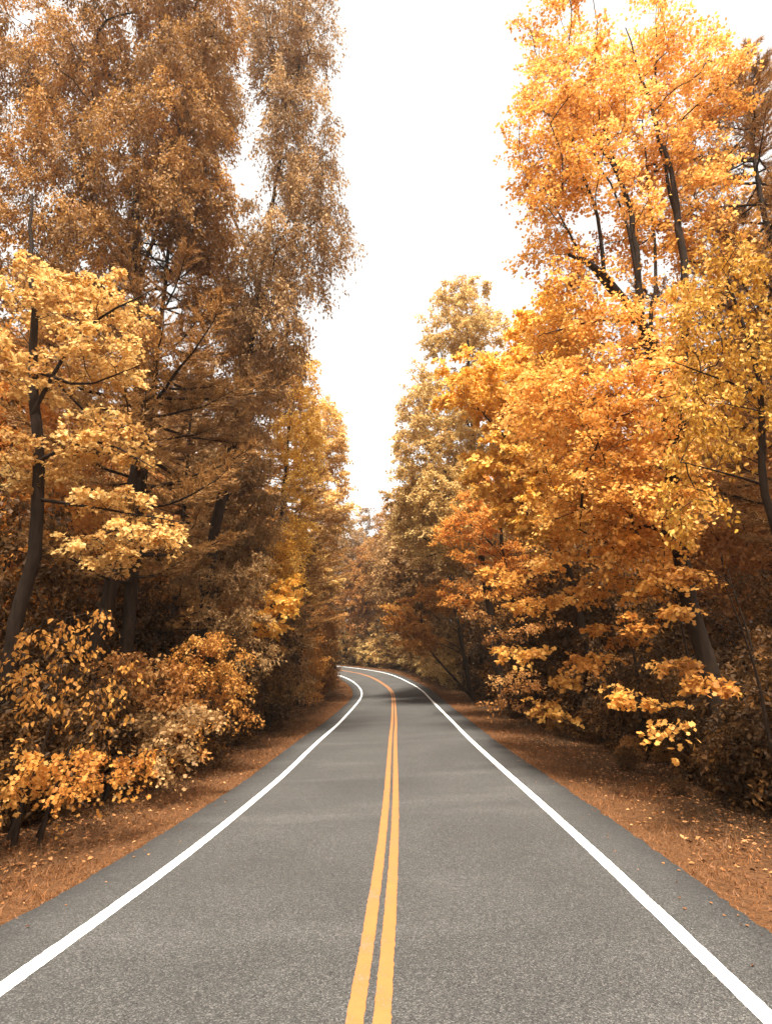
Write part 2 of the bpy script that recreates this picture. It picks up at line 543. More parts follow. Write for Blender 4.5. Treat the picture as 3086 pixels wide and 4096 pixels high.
def make_ground():
    gx = graded(-14, 16, 0.25, -700, 700)
    gy = graded(0, 112, 0.4, -300, 1200)
    X, Y = np.meshgrid(gx, gy)
    z = ground_z(X.ravel(), Y.ravel())
    T, _, _ = road_frame(X.ravel(), Y.ravel())
    V = np.stack([X.ravel(), Y.ravel(), z], 1)
    nx, ny = len(gx), len(gy)
    i = (np.arange(ny - 1)[:, None] * nx + np.arange(nx - 1)[None]).ravel()
    F = np.stack([i, i + 1, i + nx + 1, i + nx], 1)
    m, t, out = new_mat('forest_ground')
    at = N(t, 'ShaderNodeAttribute', attribute_name='edge')
    tc = N(t, 'ShaderNodeTexCoord')
    n1 = N(t, 'ShaderNodeTexNoise', Scale=9.0, Detail=8.0, Roughness=0.75)
    n2 = N(t, 'ShaderNodeTexNoise', Scale=0.8, Detail=4.0)
    n3 = N(t, 'ShaderNodeTexVoronoi', Scale=16.0)
    for n in (n1, n2, n3): t.links.new(tc.outputs['Object'], n.inputs['Vector'])
    litter = ramp(t, n1.outputs[0], [(0.3, (0.022, 0.012, 0.006)), (0.5, (0.06, 0.028, 0.012)), (0.68, (0.16, 0.072, 0.028))])
    grass = ramp(t, n1.outputs[0], [(0.3, (0.045, 0.021, 0.010)), (0.55, (0.10, 0.045, 0.018)), (0.75, (0.20, 0.088, 0.036))])
    ad = N(t, 'ShaderNodeMath', operation='MULTIPLY_ADD'); ad.inputs[1].default_value = 2.4; ad.inputs[2].default_value = -1.2
    t.links.new(n2.outputs[0], ad.inputs[0])
    su = N(t, 'ShaderNodeMath', operation='ADD')
    t.links.new(at.outputs['Fac'], su.inputs[0]); t.links.new(ad.outputs[0], su.inputs[1])
    mr = N(t, 'ShaderNodeMapRange'); mr.inputs[1].default_value = 1.0; mr.inputs[2].default_value = 2.2
    t.links.new(su.outputs[0], mr.inputs[0])
    mx = N(t, 'ShaderNodeMixRGB')
    t.links.new(mr.outputs[0], mx.inputs[0]); t.links.new(grass, mx.inputs[1]); t.links.new(litter, mx.inputs[2])
    p = N(t, 'ShaderNodeBsdfPrincipled', Roughness=0.95)
    p.inputs['Specular IOR Level'].default_value = 0.1
    t.links.new(mx.outputs[0], p.inputs['Base Color'])
    b = N(t, 'ShaderNodeBump', Strength=0.8, Distance=0.04)
    t.links.new(n3.outputs[0], b.inputs['Height']); t.links.new(b.outputs[0], p.inputs['Normal'])
    t.links.new(p.outputs[0], out.inputs[0])
    o = mesh_obj('ground', V, [F], m, smooth=True, attrs={'edge': ('POINT', np.abs(T) - HALF)})
    tag(o, kind='structure')
make_ground()

def ribbon(name, offs, dz, mat, parent=None, skirt=0.0, ragged=0.0, seed=0, sub=1, uvs=True):
    """a strip that follows the road; offs = cross-section offsets"""
    n = (NS - 1) * sub + 1
    u = np.linspace(0, NS - 1, n); ix = np.arange(NS)
    X, Y, Z, B = (np.interp(u, ix, a) for a in (cx, cyy, cz, cb))
    A, Bn = np.interp(u, ix, CTX), np.interp(u, ix, CTY)
    rng = np.random.default_rng(seed)
    cols = []
    offs = list(offs)
    for k, o in enumerate(offs):
        oo = np.full(n, float(o))
        if ragged and k in (0, len(offs) - 1):
            r = np.convolve(rng.normal(size=n + 8), np.ones(5) / 5, 'same')[4:-4] * .7 + rng.normal(size=n) * .4
            oo = oo + r * ragged
        cols.append(np.stack([X + A * oo, Y + Bn * oo, Z + B * oo + dz], 1))
    if skirt:
        l = cols[0].copy(); l[:, 2] -= skirt; r = cols[-1].copy(); r[:, 2] -= skirt
        cols = [l] + cols + [r]
    m = len(cols)
    V = np.stack(cols, 1).reshape(-1, 3)
    i = (np.arange(n - 1)[:, None] * m + np.arange(m - 1)[None]).ravel()
    F = np.stack([i, i + 1, i + m + 1, i + m], 1)
    across = np.stack([np.full(n, o) for o in ([offs[0]] if skirt else []) + offs + ([offs[-1]] if skirt else [])], 1).ravel()
    return mesh_obj(name, V, [F], mat, parent, attrs={'across': ('POINT', across)})

def asphalt_mat():
    m, t, out = new_mat('asphalt')
    tc = N(t, 'ShaderNodeTexCoord'); ob = tc.outputs['Object']
    ac = N(t, 'ShaderNodeAttribute', attribute_name='across')
    fine = N(t, 'ShaderNodeTexVoronoi', Scale=85.0); t.links.new(ob, fine.inputs['Vector'])
    sep = N(t, 'ShaderNodeSeparateColor'); t.links.new(fine.outputs['Color'], sep.inputs[0])
    base = ramp(t, sep.outputs[0], [(0.0, (0.018, 0.017, 0.016)), (0.4, (0.038, 0.036, 0.033)), (0.8, (0.058, 0.0545, 0.0505)), (1.0, (0.112, 0.106, 0.098))])
    med = N(t, 'ShaderNodeTexNoise', Scale=14.0, Detail=6.0, Roughness=0.7); t.links.new(ob, med.inputs['Vector'])
    big = N(t, 'ShaderNodeTexNoise', Scale=0.35, Detail=5.0, Roughness=0.6); t.links.new(ob, big.inputs['Vector'])
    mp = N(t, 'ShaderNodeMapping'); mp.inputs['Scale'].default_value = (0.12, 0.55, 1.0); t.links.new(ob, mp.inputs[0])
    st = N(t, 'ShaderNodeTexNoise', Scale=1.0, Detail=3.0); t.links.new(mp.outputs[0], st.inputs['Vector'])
    def scl(fac, lo, hi, a, b):
        r = N(t, 'ShaderNodeMapRange'); r.inputs[1].default_value = lo; r.inputs[2].default_value = hi; r.inputs[3].default_value = a; r.inputs[4].default_value = b
        t.links.new(fac, r.inputs[0]); return r.outputs[0]
    def mul(a, b):
        r = N(t, 'ShaderNodeMath', operation='MULTIPLY'); t.links.new(a, r.inputs[0]); t.links.new(b, r.inputs[1]); return r.outputs[0]
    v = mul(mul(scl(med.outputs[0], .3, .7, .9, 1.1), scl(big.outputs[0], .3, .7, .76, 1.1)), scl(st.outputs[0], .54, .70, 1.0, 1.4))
    # wheel paths run slightly polished, the outer shoulder is dirtier
    ab = N(t, 'ShaderNodeMath', operation='ABSOLUTE'); t.links.new(ac.outputs['Fac'], ab.inputs[0])
    wr = ramp(t, ab.outputs[0], [(0.0, (.93,) * 3), (1.0, (.93,) * 3)])
    r2 = N(t, 'ShaderNodeMapRange'); r2.inputs[1].default_value = 3.2; r2.inputs[2].default_value = 4.0; r2.inputs[3].default_value = 1.0; r2.inputs[4].default_value = .78
    t.links.new(ab.outputs[0], r2.inputs[0])
    v = mul(v, r2.outputs[0])
    cm = N(t, 'ShaderNodeVectorMath', operation='SCALE'); t.links.new(base, cm.inputs[0]); t.links.new(v, cm.inputs['Scale'])
    p = N(t, 'ShaderNodeBsdfPrincipled', Roughness=0.85)
    p.inputs['Specular IOR Level'].default_value = 0.35
    t.links.new(cm.outputs[0], p.inputs['Base Color'])
    b = N(t, 'ShaderNodeBump', Strength=0.5, Distance=0.006)
    t.links.new(fine.outputs['Distance'], b.inputs['Height']); t.links.new(b.outputs[0], p.inputs['Normal'])
    t.links.new(p.outputs[0], out.inputs[0])
    return m

def paint_mat(name, c1, c2, worn, amount=0.36):
    m, t, out = new_mat(name)
    tc = N(t, 'ShaderNodeTexCoord'); ob = tc.outputs['Object']
    n1 = N(t, 'ShaderNodeTexNoise', Scale=45.0, Detail=4.0, Roughness=0.8); t.links.new(ob, n1.inputs['Vector'])
    n2 = N(t, 'ShaderNodeTexNoise', Scale=3.0, Detail=6.0, Roughness=0.7); t.links.new(ob, n2.inputs['Vector'])
    col = ramp(t, n2.outputs[0], [(0.3, c1), (0.7, c2)])
    ad = N(t, 'ShaderNodeMath', operation='MULTIPLY'); t.links.new(n1.outputs[0], ad.inputs[0])
    s2 = N(t, 'ShaderNodeMapRange'); s2.inputs[1].default_value = .3; s2.inputs[2].default_value = .75; s2.inputs[3].default_value = .66; s2.inputs[4].default_value = 1.15
    t.links.new(n2.outputs[0], s2.inputs[0]); t.links.new(s2.outputs[0], ad.inputs[1])
    mk = N(t, 'ShaderNodeMapRange'); mk.inputs[1].default_value = amount; mk.inputs[2].default_value = amount - 0.06; t.links.new(ad.outputs[0], mk.inputs[0])
    mx = N(t, 'ShaderNodeMixRGB'); t.links.new(mk.outputs[0], mx.inputs[0]); t.links.new(col, mx.inputs[1]); mx.inputs[2].default_value = (*worn, 1)
    p = N(t, 'ShaderNodeBsdfPrincipled', Roughness=0.7)
    t.links.new(mx.outputs[0], p.inputs['Base Color'])
    b = N(t, 'ShaderNodeBump', Strength=0.25, Distance=0.004); t.links.new(n1.outputs[0], b.inputs['Height']); t.links.new(b.outputs[0], p.inputs['Normal'])
    t.links.new(p.outputs[0], out.inputs[0])
    return m

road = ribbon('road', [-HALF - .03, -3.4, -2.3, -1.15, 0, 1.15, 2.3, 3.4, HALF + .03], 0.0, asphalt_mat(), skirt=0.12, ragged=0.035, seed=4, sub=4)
tag(road, kind='structure')
WHITE = paint_mat('white_road_paint', (0.66, 0.65, 0.62), (0.80, 0.79, 0.76), (0.16, 0.15, 0.14), 0.33)
YELLOW = paint_mat('yellow_road_paint', (0.26, 0.096, 0.021), (0.32, 0.125, 0.032), (0.20, 0.13, 0.08), 0.37)
for o in (-LINE, LINE):
    ribbon('edge_line', [o - .085, o + .085], 0.004, WHITE, road, ragged=0.006, seed=int(o * 10) + 80, sub=10)
for a, b in ((-.17, -.035), (.035, .17)):
    ribbon('centre_line', [a, b], 0.004, YELLOW, road, ragged=0.006, seed=int(a * 100) + 70, sub=10)

# ---- verge grass and fallen leaves: far too many to count
def along(rng, n, ymin_i, ymax_i, pw=2.2):
    u = rng.random(n) ** pw
    si = ymin_i + (ymax_i - ymin_i) * u
    i0 = np.clip(si.astype(int), 0, NS - 2); f = si - i0
    g = lambda a: a[i0] * (1 - f) + a[i0 + 1] * f
    return g(cx), g(cyy), g(CTX), g(CTY)

def make_grass():
    rng = np.random.default_rng(5)
    n = 150000
    X, Y, A, B = along(rng, n, 46, 240, 1.9)
    right = rng.random(n) < .6
    e = np.where(right, rng.random(n) ** 1.25 * 5.0, rng.random(n) ** 1.2 * 2.6)
    t = np.where(right, 1, -1) * (HALF + .01 + e)
    x, y = X + A * t, Y + B * t
    clump = wob(x, y, 1.7, 4) + .5 * wob(x, y, 4.1, 2)
    keep = (rng.random(n) < np.clip(.75 + clump * .6 - e * .07, .1, 1))
    x, y, e, right, clump = x[keep], y[keep], e[keep], right[keep], clump[keep]
    n = len(x); z = ground_z(x, y)
    h = (0.035 + .035 * np.clip(e, 0, 1.5)) * rng.uniform(.5, 1.7, n) * (1 + .5 * np.clip(clump, 0, 1))
    a = rng.random(n) * 6.28
    w = rng.uniform(.004, .009, n) * (1 + np.clip(y - 8, 0, 60) * .05)
    lean = rng.normal(size=(n, 2)) * h[:, None] * .55
    P = np.stack([x, y, z - .01], 1)
    d = np.stack([np.cos(a) * w, np.sin(a) * w, 0 * a], 1)
    V = np.stack([P - d, P + d, P + np.stack([lean[:, 0], lean[:, 1], h], 1)], 1).reshape(-1, 3)
    F = np.arange(n * 3).reshape(-1, 3)
    patch = np.clip(.5 + .55 * wob(x, y, .9, 8), 0, 1)
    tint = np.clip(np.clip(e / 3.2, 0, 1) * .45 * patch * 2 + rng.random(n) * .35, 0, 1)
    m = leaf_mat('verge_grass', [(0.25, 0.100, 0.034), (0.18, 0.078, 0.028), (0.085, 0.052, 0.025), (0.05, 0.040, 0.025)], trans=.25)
    tag(mesh_obj('verge_grass', V, [F], m, tint=tint), 'short rust orange grass growing along both road edges', 'grass', kind='stuff')
make_grass()

def make_litter():
    rng = np.random.default_rng(6)
    n = 150000
    X, Y, A, B = along(rng, n, 44, 250, 1.8)
    right = rng.random(n) < .62
    e = np.where(right, .3 + rng.random(n) ** .8 * 9.5, .3 + rng.random(n) ** .9 * 5)
    t = np.where(right, 1, -1) * (HALF + e)
    x, y = X + A * t, Y + B * t
    cl = wob(x, y, 1.1, 1) + .6 * wob(x, y, 3.7, 9)
    keep = rng.random(n) < np.clip((e - .1) / 2.6, .16, 1) * np.clip(.75 + .5 * cl, .15, 1)
    x, y = x[keep], y[keep]; n = len(x); z = ground_z(x, y)
    pos = np.stack([x, y, z + rng.random(n) * .035], 1)
    a = rng.random(n) * 6.28
    ax = nrm(np.stack([np.cos(a), np.sin(a), rng.normal(size=n) * .25], 1))
    nn = nrm(np.array([0, 0, 1.]) + rng.normal(size=(n, 3)) * .4)
    lv, lf, lt = leaves_geo(rng, pos, ax, nn, rng.uniform(.04, .11, n), T_OV, rng.random(n) ** 1.0)
    m = leaf_mat('fallen_leaf', [(0.06, 0.026, 0.011), (0.15, 0.058, 0.021), (0.30, 0.12, 0.037), (0.52, 0.27, 0.11)], trans=.1)
    tag(mesh_obj('fallen_leaves', lv, [lf], m, tint=lt), 'dry orange and brown leaves scattered over the verges and forest floor', 'fallen leaves', kind='stuff')
    # a few strays on the road shoulder
    n = 260
    X, Y, A, B = along(rng, n, 46, 180, 1.5)
    t = rng.choice([-1, 1], n) * (3.3 + .7 * rng.random(n) ** .5)
    x, y = X + A * t, Y + B * t
    _, Z, Bk = road_frame(x, y)
    pos = np.stack([x, y, Z + Bk * t + .006 + rng.random(n) * .01], 1)
    a = rng.random(n) * 6.28
    ax = nrm(np.stack([np.cos(a), np.sin(a), 0 * a], 1))
    nn = nrm(np.array([0, 0, 1.]) + rng.normal(size=(n, 3)) * .2)
    lv, lf, lt = leaves_geo(rng, pos, ax, nn, rng.uniform(.03, .07, n), T_OV, rng.random(n) ** 1.2)
    tag(mesh_obj('stray_leaves', lv, [lf], m, tint=lt), 'few dry leaves blown onto the asphalt shoulders', 'fallen leaves', kind='stuff')
make_litter()

# ================================================================== trees
CP, SP = math.cos(R_(PITCH)), math.sin(R_(PITCH))
def at(u, v, y):
    """world point at distance y whose direction from the camera is given by survey angles u, v"""
    a = (1106 - v) / 1240.0
    te = (SP + a * CP) / (CP - a * SP)
    zc = y * (CP + te * SP)
    return np.array([(u - 833) / 1240.0 * zc, y, CAMZ + y * te])

def ells(bx, by, L):
    g = gz(bx, by); out = []
    for (u, v, y, ru, rv, ry) in L:
        c = at(u, v, y)
        a = (1106 - v) / 1240.0
        zc = y * (CP + SP * (SP + a * CP) / (CP - a * SP))
        sx = ru * zc / 1240.0
        sz = abs(at(u, v - rv, y)[2] - at(u, v + rv, y)[2]) / 2
        out.append((c[0] - bx, c[1] - by, c[2] - g, sx, ry, sz))
    return out

def hero(name, bx, by, stems, L, label, cat='tree', group=None, **kw):
    st = []
    g = gz(bx, by)
    for s in stems:
        if isinstance(s, tuple) and isinstance(s[0], np.ndarray):
            st.append(s)
        else:                                    # [(u,v,y,r), ...] or first item 'base'
            P, r = [], []
            for q in s:
                if q[0] == 'base':
                    P.append((0, 0, 0)); r.append(q[1])
                else:
                    c = at(q[0], q[1], q[2]); P.append((c[0] - bx, c[1] - by, c[2] - g)); r.append(q[3])
            st.append((np.array(P), np.array(r)))
    o = grow_tree(name, stems=st, ells=ells(bx, by, L), **kw)
    o.location = (bx, by, g)
    tag(o, label, cat, group)
    return o

# ---------------- right side
def near_limb(C):
    g = gz(8.3, 14.6); m = np.zeros(len(C), bool)
    P = np.array([at(u, v, 14.0) - (8.3, 14.6, g) for u, v in ((1345, 640), (1295, 580), (1262, 553), (1226, 549), (1200, 560))])
    for p in P:
        m |= (np.hypot(C[:, 0] - p[0], C[:, 2] - p[2]) < .75) & (C[:, 1] < p[1] + 1.0)
    return m
hero('maple_tree', 8.3, 14.6,
     [[('base', .24), (1478, 1150, 14.6, .19), (1462, 930, 14.4, .17), (1405, 740, 14.2, .13), (1375, 560, 14.2, .085), (1345, 400, 14.2, .07), (1315, 340, 14.2, .055), (1235, 240, 14.2, .02)],
      [(1405, 745, 14.2, .12), (1345, 640, 14.1, .11), (1295, 580, 14.0, .10), (1262, 553, 13.9, .085), (1226, 549, 13.8, .045)],
      [(1300, 590, 14.0, .06), (1300, 500, 14.0, .05), (1262, 380, 14.0, .04), (1195, 260, 14.0, .02)],
      [(1345, 405, 14.2, .05), (1310, 280, 14.2, .03), (1265, 190, 14.2, .015)],
      [(1462, 960, 14.4, .12), (1490, 700, 14.5, .11), (1470, 500, 14.5, .10), (1455, 400, 14.5, .07), (1385, 180, 14.5, .04), (1350, 60, 14.5, .015)],
      [(1470, 520, 14.5, .07), (1440, 330, 14.5, .05), (1425, 170, 14.5, .035), (1415, 50, 14.5, .015)],
      [(1440, 900, 14.4, .08), (1370, 840, 14.2, .06), (1250, 870, 14.0, .04)],
      [(1378, 600, 14.2, .05), (1350, 470, 14.3, .035), (1285, 330, 14.4, .022), (1200, 190, 14.4, .01)],
      [(1400, 730, 14.3, .06), (1420, 560, 14.6, .045), (1400, 380, 14.8, .03), (1385, 200, 14.8, .012)],
      [(1330, 640, 14.1, .045), (1240, 520, 13.9, .03), (1170, 400, 13.9, .012)],
      [(1390, 700, 14.2, .05), (1290, 690, 13.8, .035), (1180, 720, 13.6, .012)],
      [(1478, 1200, 14.6, .09), (1430, 1130, 14.4, .07), (1340, 1150, 14.2, .04), (1270, 1100, 14.1, .02)]],
     [(1230, 300, 14.3, 130, 150, 2.2), (1400, 200, 15, 120, 170, 2.0), (1255, 480, 14.2, 130, 110, 2.2), (1430, 430, 15.2, 90, 150, 1.8), (1200, 80, 14.5, 90, 90, 1.8), (1500, 250, 15.6, 70, 160, 1.8), (1510, 500, 15.4, 80, 120, 1.8),
      (1330, 700, 14.4, 190, 110, 2.2), (1290, 880, 14.2, 190, 110, 2.3), (1330, 1050, 14.2, 180, 110, 2.2), (1390, 1180, 14.4, 130, 90, 1.8)],
     'largest orange maple at the right with dark limbs and one thick broken limb pointing left',
     seed=11, spacing=.66, crad=.9, nl=215, leaf=.088, tmpl=T_ML, mat='gold', tint=(.64, .2), flat=.45, droop=.12, ntw=8, rtip=.008, hollow=.12,
     density=lambda C: np.where(near_limb(C), 0, np.where(C[:, 2] > 10.5, .54, .95)))

hero('yellow_leaved_tree', 8.0, 9.9,
     [[('base', .09), (1660, 1100, 9.8, .07), (1640, 800, 9.7, .045), (1570, 600, 9.6, .015)],
      [(1655, 1050, 9.8, .025), (1480, 1000, 9.4, .010)], [(1645, 850, 9.7, .025), (1450, 780, 9.4, .008)]],
     [(1490, 690, 9.5, 50, 85, .7), (1485, 900, 9.5, 50, 90, .7), (1565, 800, 9.8, 90, 200, 1.), (1490, 1080, 9.6, 50, 80, .7), (1560, 580, 9.8, 80, 70, .9)],
     'nearest tree on the right, hanging bright yellow heart shaped leaves',
     seed=12, spacing=.42, crad=.45, nl=58, leaf=.10, tmpl=T_OV6, mat='yellow', flat=.5, droop=.4, hang=.45, ntw=6, rtip=.005, hollow=.1)

hero('gold_maple_tree', 9.2, 25.5,
     [[('base', .2), (1200, 1150, 25.5, .15), (1170, 950, 25.3, .10), (1130, 780, 25, .03)], [(1190, 1050, 25.4, .08), (1080, 930, 25, .05), (990, 840, 24.6, .02)],
      [(1180, 950, 25.4, .06), (1220, 780, 25.4, .03)]],
     [(1130, 860, 25, 130, 90, 2.6), (1020, 840, 24.6, 75, 60, 2.0), (1110, 1000, 25, 110, 80, 2.6), (1180, 1080, 25, 110, 90, 2.6), (1180, 720, 25.5, 90, 70, 2.4)],
     'pale golden maple spreading toward the road in front of a brown tree on the right',
     seed=13, spacing=.85, crad=.85, nl=190, leaf=.17, tmpl=T_ML, mat='yellow', flat=.28, droop=.15, ntw=8, rtip=.009, hollow=.15, tint=(1.0, .15))

hero('tall_brown_tree', 8.6, 43.5,
     [[('base', .3), (1035, 1150, 43.5, .24), (1020, 900, 43.5, .16), (1005, 620, 43.5, .04)], [(1030, 1100, 43.5, .12), (930, 980, 43, .06), (880, 900, 42.5, .03)],
      [(1025, 950, 43.5, .1), (955, 800, 43.2, .05), (940, 700, 43, .02)], [(1030, 1200, 43.5, .09), (900, 1160, 43, .05), (860, 1120, 43, .02)]],
     [(1000, 715, 43.5, 88, 115, 3.8), (965, 880, 43.3, 105, 110, 4), (915, 990, 43, 72, 90, 3.4), (955, 1100, 43.3, 120, 120, 4.2), (1070, 880, 43.5, 80, 150, 3.5)],
     'tall brown tree whose narrow top stands against the white sky right of the road gap',
     seed=14, spacing=1.2, crad=1.15, nl=330, leaf=.24, tmpl=T_OV, mat='tan', tint=(.8, .15), flat=.6, droop=.2, ntw=8, rtip=.012, hollow=.2,
     density=lambda C: np.where(C[:, 2] > 18, .6, .9))

hero('russet_tree', 7.9, 55,
     [[('base', .2), (965, 1200, 55, .15), (950, 1080, 55, .06)]],
     [(880, 1240, 54, 75, 90, 3.5), (900, 1130, 55, 70, 70, 3.2), (900, 1350, 54, 60, 60, 2.6)],
     'rounded tan tree beyond the tall brown tree where the road bends',
     seed=15, spacing=1.25, crad=1.25, nl=300, leaf=.27, tmpl=T_OV, mat='olive', flat=.5, twigs=False, rtip=.012, hollow=.3)

hero('orange_maple_tree', 7.3, 49,
     [[('base', .1), (925, 1400, 49, .08), (900, 1300, 48.6, .04)]],
     [(870, 1330, 48.3, 42, 36, 2.), (905, 1385, 48.5, 45, 34, 2), (940, 1290, 49, 36, 34, 2)],
     'small bright orange maple leaning over the right verge before the bend',
     seed=16, spacing=1.0, crad=1.0, nl=170, leaf=.22, tmpl=T_OV, mat='orange', flat=.35, twigs=False, rtip=.010, hollow=.2)

hero('amber_tree', 8.8, 34,
     [[('base', .16), (1085, 1200, 34, .12), (1075, 1030, 34, .06), (1060, 930, 34, .02)], [(1085, 1200, 34, .06), (1000, 1120, 33.4, .03)]],
     [(1010, 1150, 33.3, 70, 60, 2.2), (1060, 1060, 34, 60, 70, 2.4), (1010, 1290, 33.3, 60, 34, 2), (1100, 1230, 33.8, 80, 60, 2.4)],
     'amber leaved understory tree with layered branches below the tall brown tree',
     seed=17, spacing=.95, crad=.9, nl=230, leaf=.17, tmpl=T_OV, mat='orange', flat=.3, ntw=7, rtip=.009, hollow=.2)

sap_r = [
    ('layered_maple_sapling', 8.6, 20.5, [(1160, 1300, 20.3, 75, 26, 1.5), (1120, 1405, 20, 70, 22, 1.4), (1180, 1210, 20.5, 60, 30, 1.5), (1075, 1250, 20.2, 45, 20, 1.2)], 'gold',
     'orange maple sapling with four flat tiers of leaves over dark woods'),
    ('slender_maple_sapling', 8.4, 16.2, [(1290, 1270, 16, 70, 26, 1.1), (1265, 1430, 15.6, 50, 22, 1.), (1330, 1370, 16, 55, 20, 1.), (1230, 1190, 16.2, 60, 30, 1.1)], 'orange',
     'slender orange sapling in front of the dark right woods, tiers slanting down to the left'),
    ('drooping_maple_sapling', 7.6, 12.2, [(1440, 1330, 12, 55, 45, .9), (1475, 1230, 12.2, 50, 40, .9), (1455, 1430, 12, 26, 18, .5)], 'orange',
     'drooping orange sapling at the right photo edge under the yellow leaves'),
    ('low_maple_sapling', 8.2, 17.0, [(1195, 1530, 16.6, 48, 42, .9), (1230, 1480, 16.6, 36, 20, .7)], 'gold',
     'low leafy sapling touching the ground at the right verge, dark hollow beside it'),
    ('thin_maple_sapling', 9.3, 27.5, [(1030, 1330, 27, 34, 30, 1.2), (1075, 1380, 27, 40, 24, 1.2), (1010, 1250, 27, 50, 18, 1.2)], 'russet',
     'thin grey brown sapling between the amber tree and the layered maple sapling'),
    ('pale_beech_sapling', 8.9, 23.5, [(1110, 1470, 23, 46, 30, 1.1), (1150, 1350, 23.3, 40, 20, 1.), (1085, 1520, 22.6, 36, 18, .9)], 'russet',
     'dull beech sapling with leaves almost to the ground behind the layered maple sapling'),
    ('broad_maple_sapling', 8.9, 14.2, [(1350, 1500, 13.8, 40, 20, .7), (1400, 1290, 14, 60, 28, .9), (1350, 1190, 14, 60, 26, .9), (1420, 1530, 13.6, 34, 24, .6)], 'gold',
     'broad golden sapling right in front of the large maple trunk'),
    ('corner_maple_sapling', 7.9, 10.6, [(1450, 1570, 10.6, 52, 26, .6), (1530, 1480, 10.8, 60, 60, .8)], 'orange',
     'small orange sapling low in the right corner above the leaf litter'),
]
for k, (nm, bx, by, L, mt, lab) in enumerate(sap_r):
    c = ells(bx, by, L)
    top = max(e[2] for e in c)
    grow = hero(nm, bx, by, [stem(0, 0, top * .95, .035 + .002 * by, top=(-.5, -.1), bow=(.2, 0))], L, lab,
                seed=30 + k, spacing=.5 + .012 * by, crad=.42 + .012 * by, nl=95, leaf=.085 + .0025 * by, tmpl=T_ML if by < 22 else T_OV, mat=mt, flat=.22, droop=.22, ntw=7, rtip=.006, hollow=.1)

# ---------------- left side
hero('weeping_brown_tree', -8.0, 24.5,
     [[('base', .3), (455, 1200, 24.5, .24), (510, 900, 24.5, .2), (565, 620, 24.5, .13), (600, 400, 24.3, .08), (640, 180, 24, .03)], [(530, 800, 24.5, .1), (590, 560, 24.2, .07), (660, 400, 23.8, .03)],
      [(560, 640, 24.5, .08), (480, 400, 24.5, .06), (430, 180, 24.5, .03)], [(575, 560, 24.5, .06), (690, 470, 23.6, .03)]],
     [(655, 300, 23.8, 75, 130, 3.0), (690, 480, 23.6, 62, 90, 2.6), (600, 560, 24, 110, 100, 3.2), (570, 720, 24.3, 100, 90, 3.2), (620, 60, 24, 95, 110, 3.4), (455, 180, 24.6, 50, 130, 3.0), (500, 640, 24.6, 80, 90, 3.0), (530, 850, 24.5, 50, 90, 2.6)],
     'tall weeping brown tree on the left whose ragged crown reaches furthest over the road',
     seed=41, spacing=.95, crad=1.05, nl=300, leaf=.19, tmpl=T_SL, mat='olive', flat=.7, droop=.3, hang=.55, ntw=8, rtip=.010, hollow=.12,
     density=lambda C: np.where(C[:, 0] > 3.6, .68, .95))

hero('bronze_leaved_tree', -9.6, 18.8,
     [[('base', .25), (290, 1000, 18.8, .2), (300, 600, 18.8, .15), (290, 300, 18.8, .10), (270, 100, 18.8, .05)], [(300, 620, 18.8, .08), (370, 380, 18.6, .06), (410, 150, 18.4, .03)],
      [(300, 650, 18.8, .07), (220, 480, 18.8, .04), (200, 200, 18.8, .03)]],
     [(410, 220, 18.4, 90, 170, 2.6), (300, 330, 18.8, 90, 110, 2.5), (290, 760, 18.8, 80, 90, 2.4), (430, 440, 18.2, 80, 100, 2.4), (220, 120, 18.8, 110, 100, 2.4), (230, 520, 18.8, 70, 90, 2.2), (380, 20, 18.4, 150, 90, 2.6), (130, 330, 18.8, 90, 120, 2.4), (70, 480, 18.8, 90, 110, 2.2), (150, 620, 19.5, 90, 90, 2.0), (60, 120, 18.8, 90, 120, 2.4)],
     'bronze and orange leaved tree high at the left with sky showing through beside its trunk',
     seed=42, spacing=.85, crad=.95, nl=400, leaf=.16, tmpl=T_SL, mat='brown', flat=.6, droop=.3, hang=.5, ntw=8, rtip=.009, hollow=.1,
     density=lambda C: np.full(len(C), .85))

hero('pale_gold_maple_tree', -8.9, 13.6,
     [[('base', .2), (90, 1150, 13.6, .15), (70, 850, 13.6, .12), (60, 600, 13.6, .07), (70, 420, 13.6, .03)], [(85, 1000, 13.6, .06), (200, 930, 13.3, .035), (330, 1010, 13, .012)],
      [(75, 900, 13.6, .06), (180, 700, 13.4, .04), (340, 620, 13, .012)], [(88, 1080, 13.6, .05), (230, 1100, 13.3, .03), (400, 1130, 13, .01)], [(75, 800, 13.6, .06), (180, 840, 13.3, .03), (300, 790, 13, .012)]],
     [(205, 650, 13.2, 115, 40, 1.3), (215, 770, 13.2, 100, 50, 1.2), (235, 950, 13.2, 95, 58, 1.2), (330, 1150, 13, 85, 48, 1.1), (225, 1190, 13.2, 70, 50, 1.2), (240, 1085, 13.3, 80, 35, 1.1), (70, 620, 13.6, 70, 60, 1.2), (60, 800, 13.6, 80, 60, 1.2), (70, 1000, 13.6, 80, 60, 1.2)],
     'pale gold maple reaching in from the left photo edge in flat tiers of large leaves',
     seed=43, spacing=.54, crad=.55, nl=110, leaf=.098, tmpl=T_ML, mat='pale', flat=.2, droop=.2, ntw=7, rtip=.006, hollow=.1)

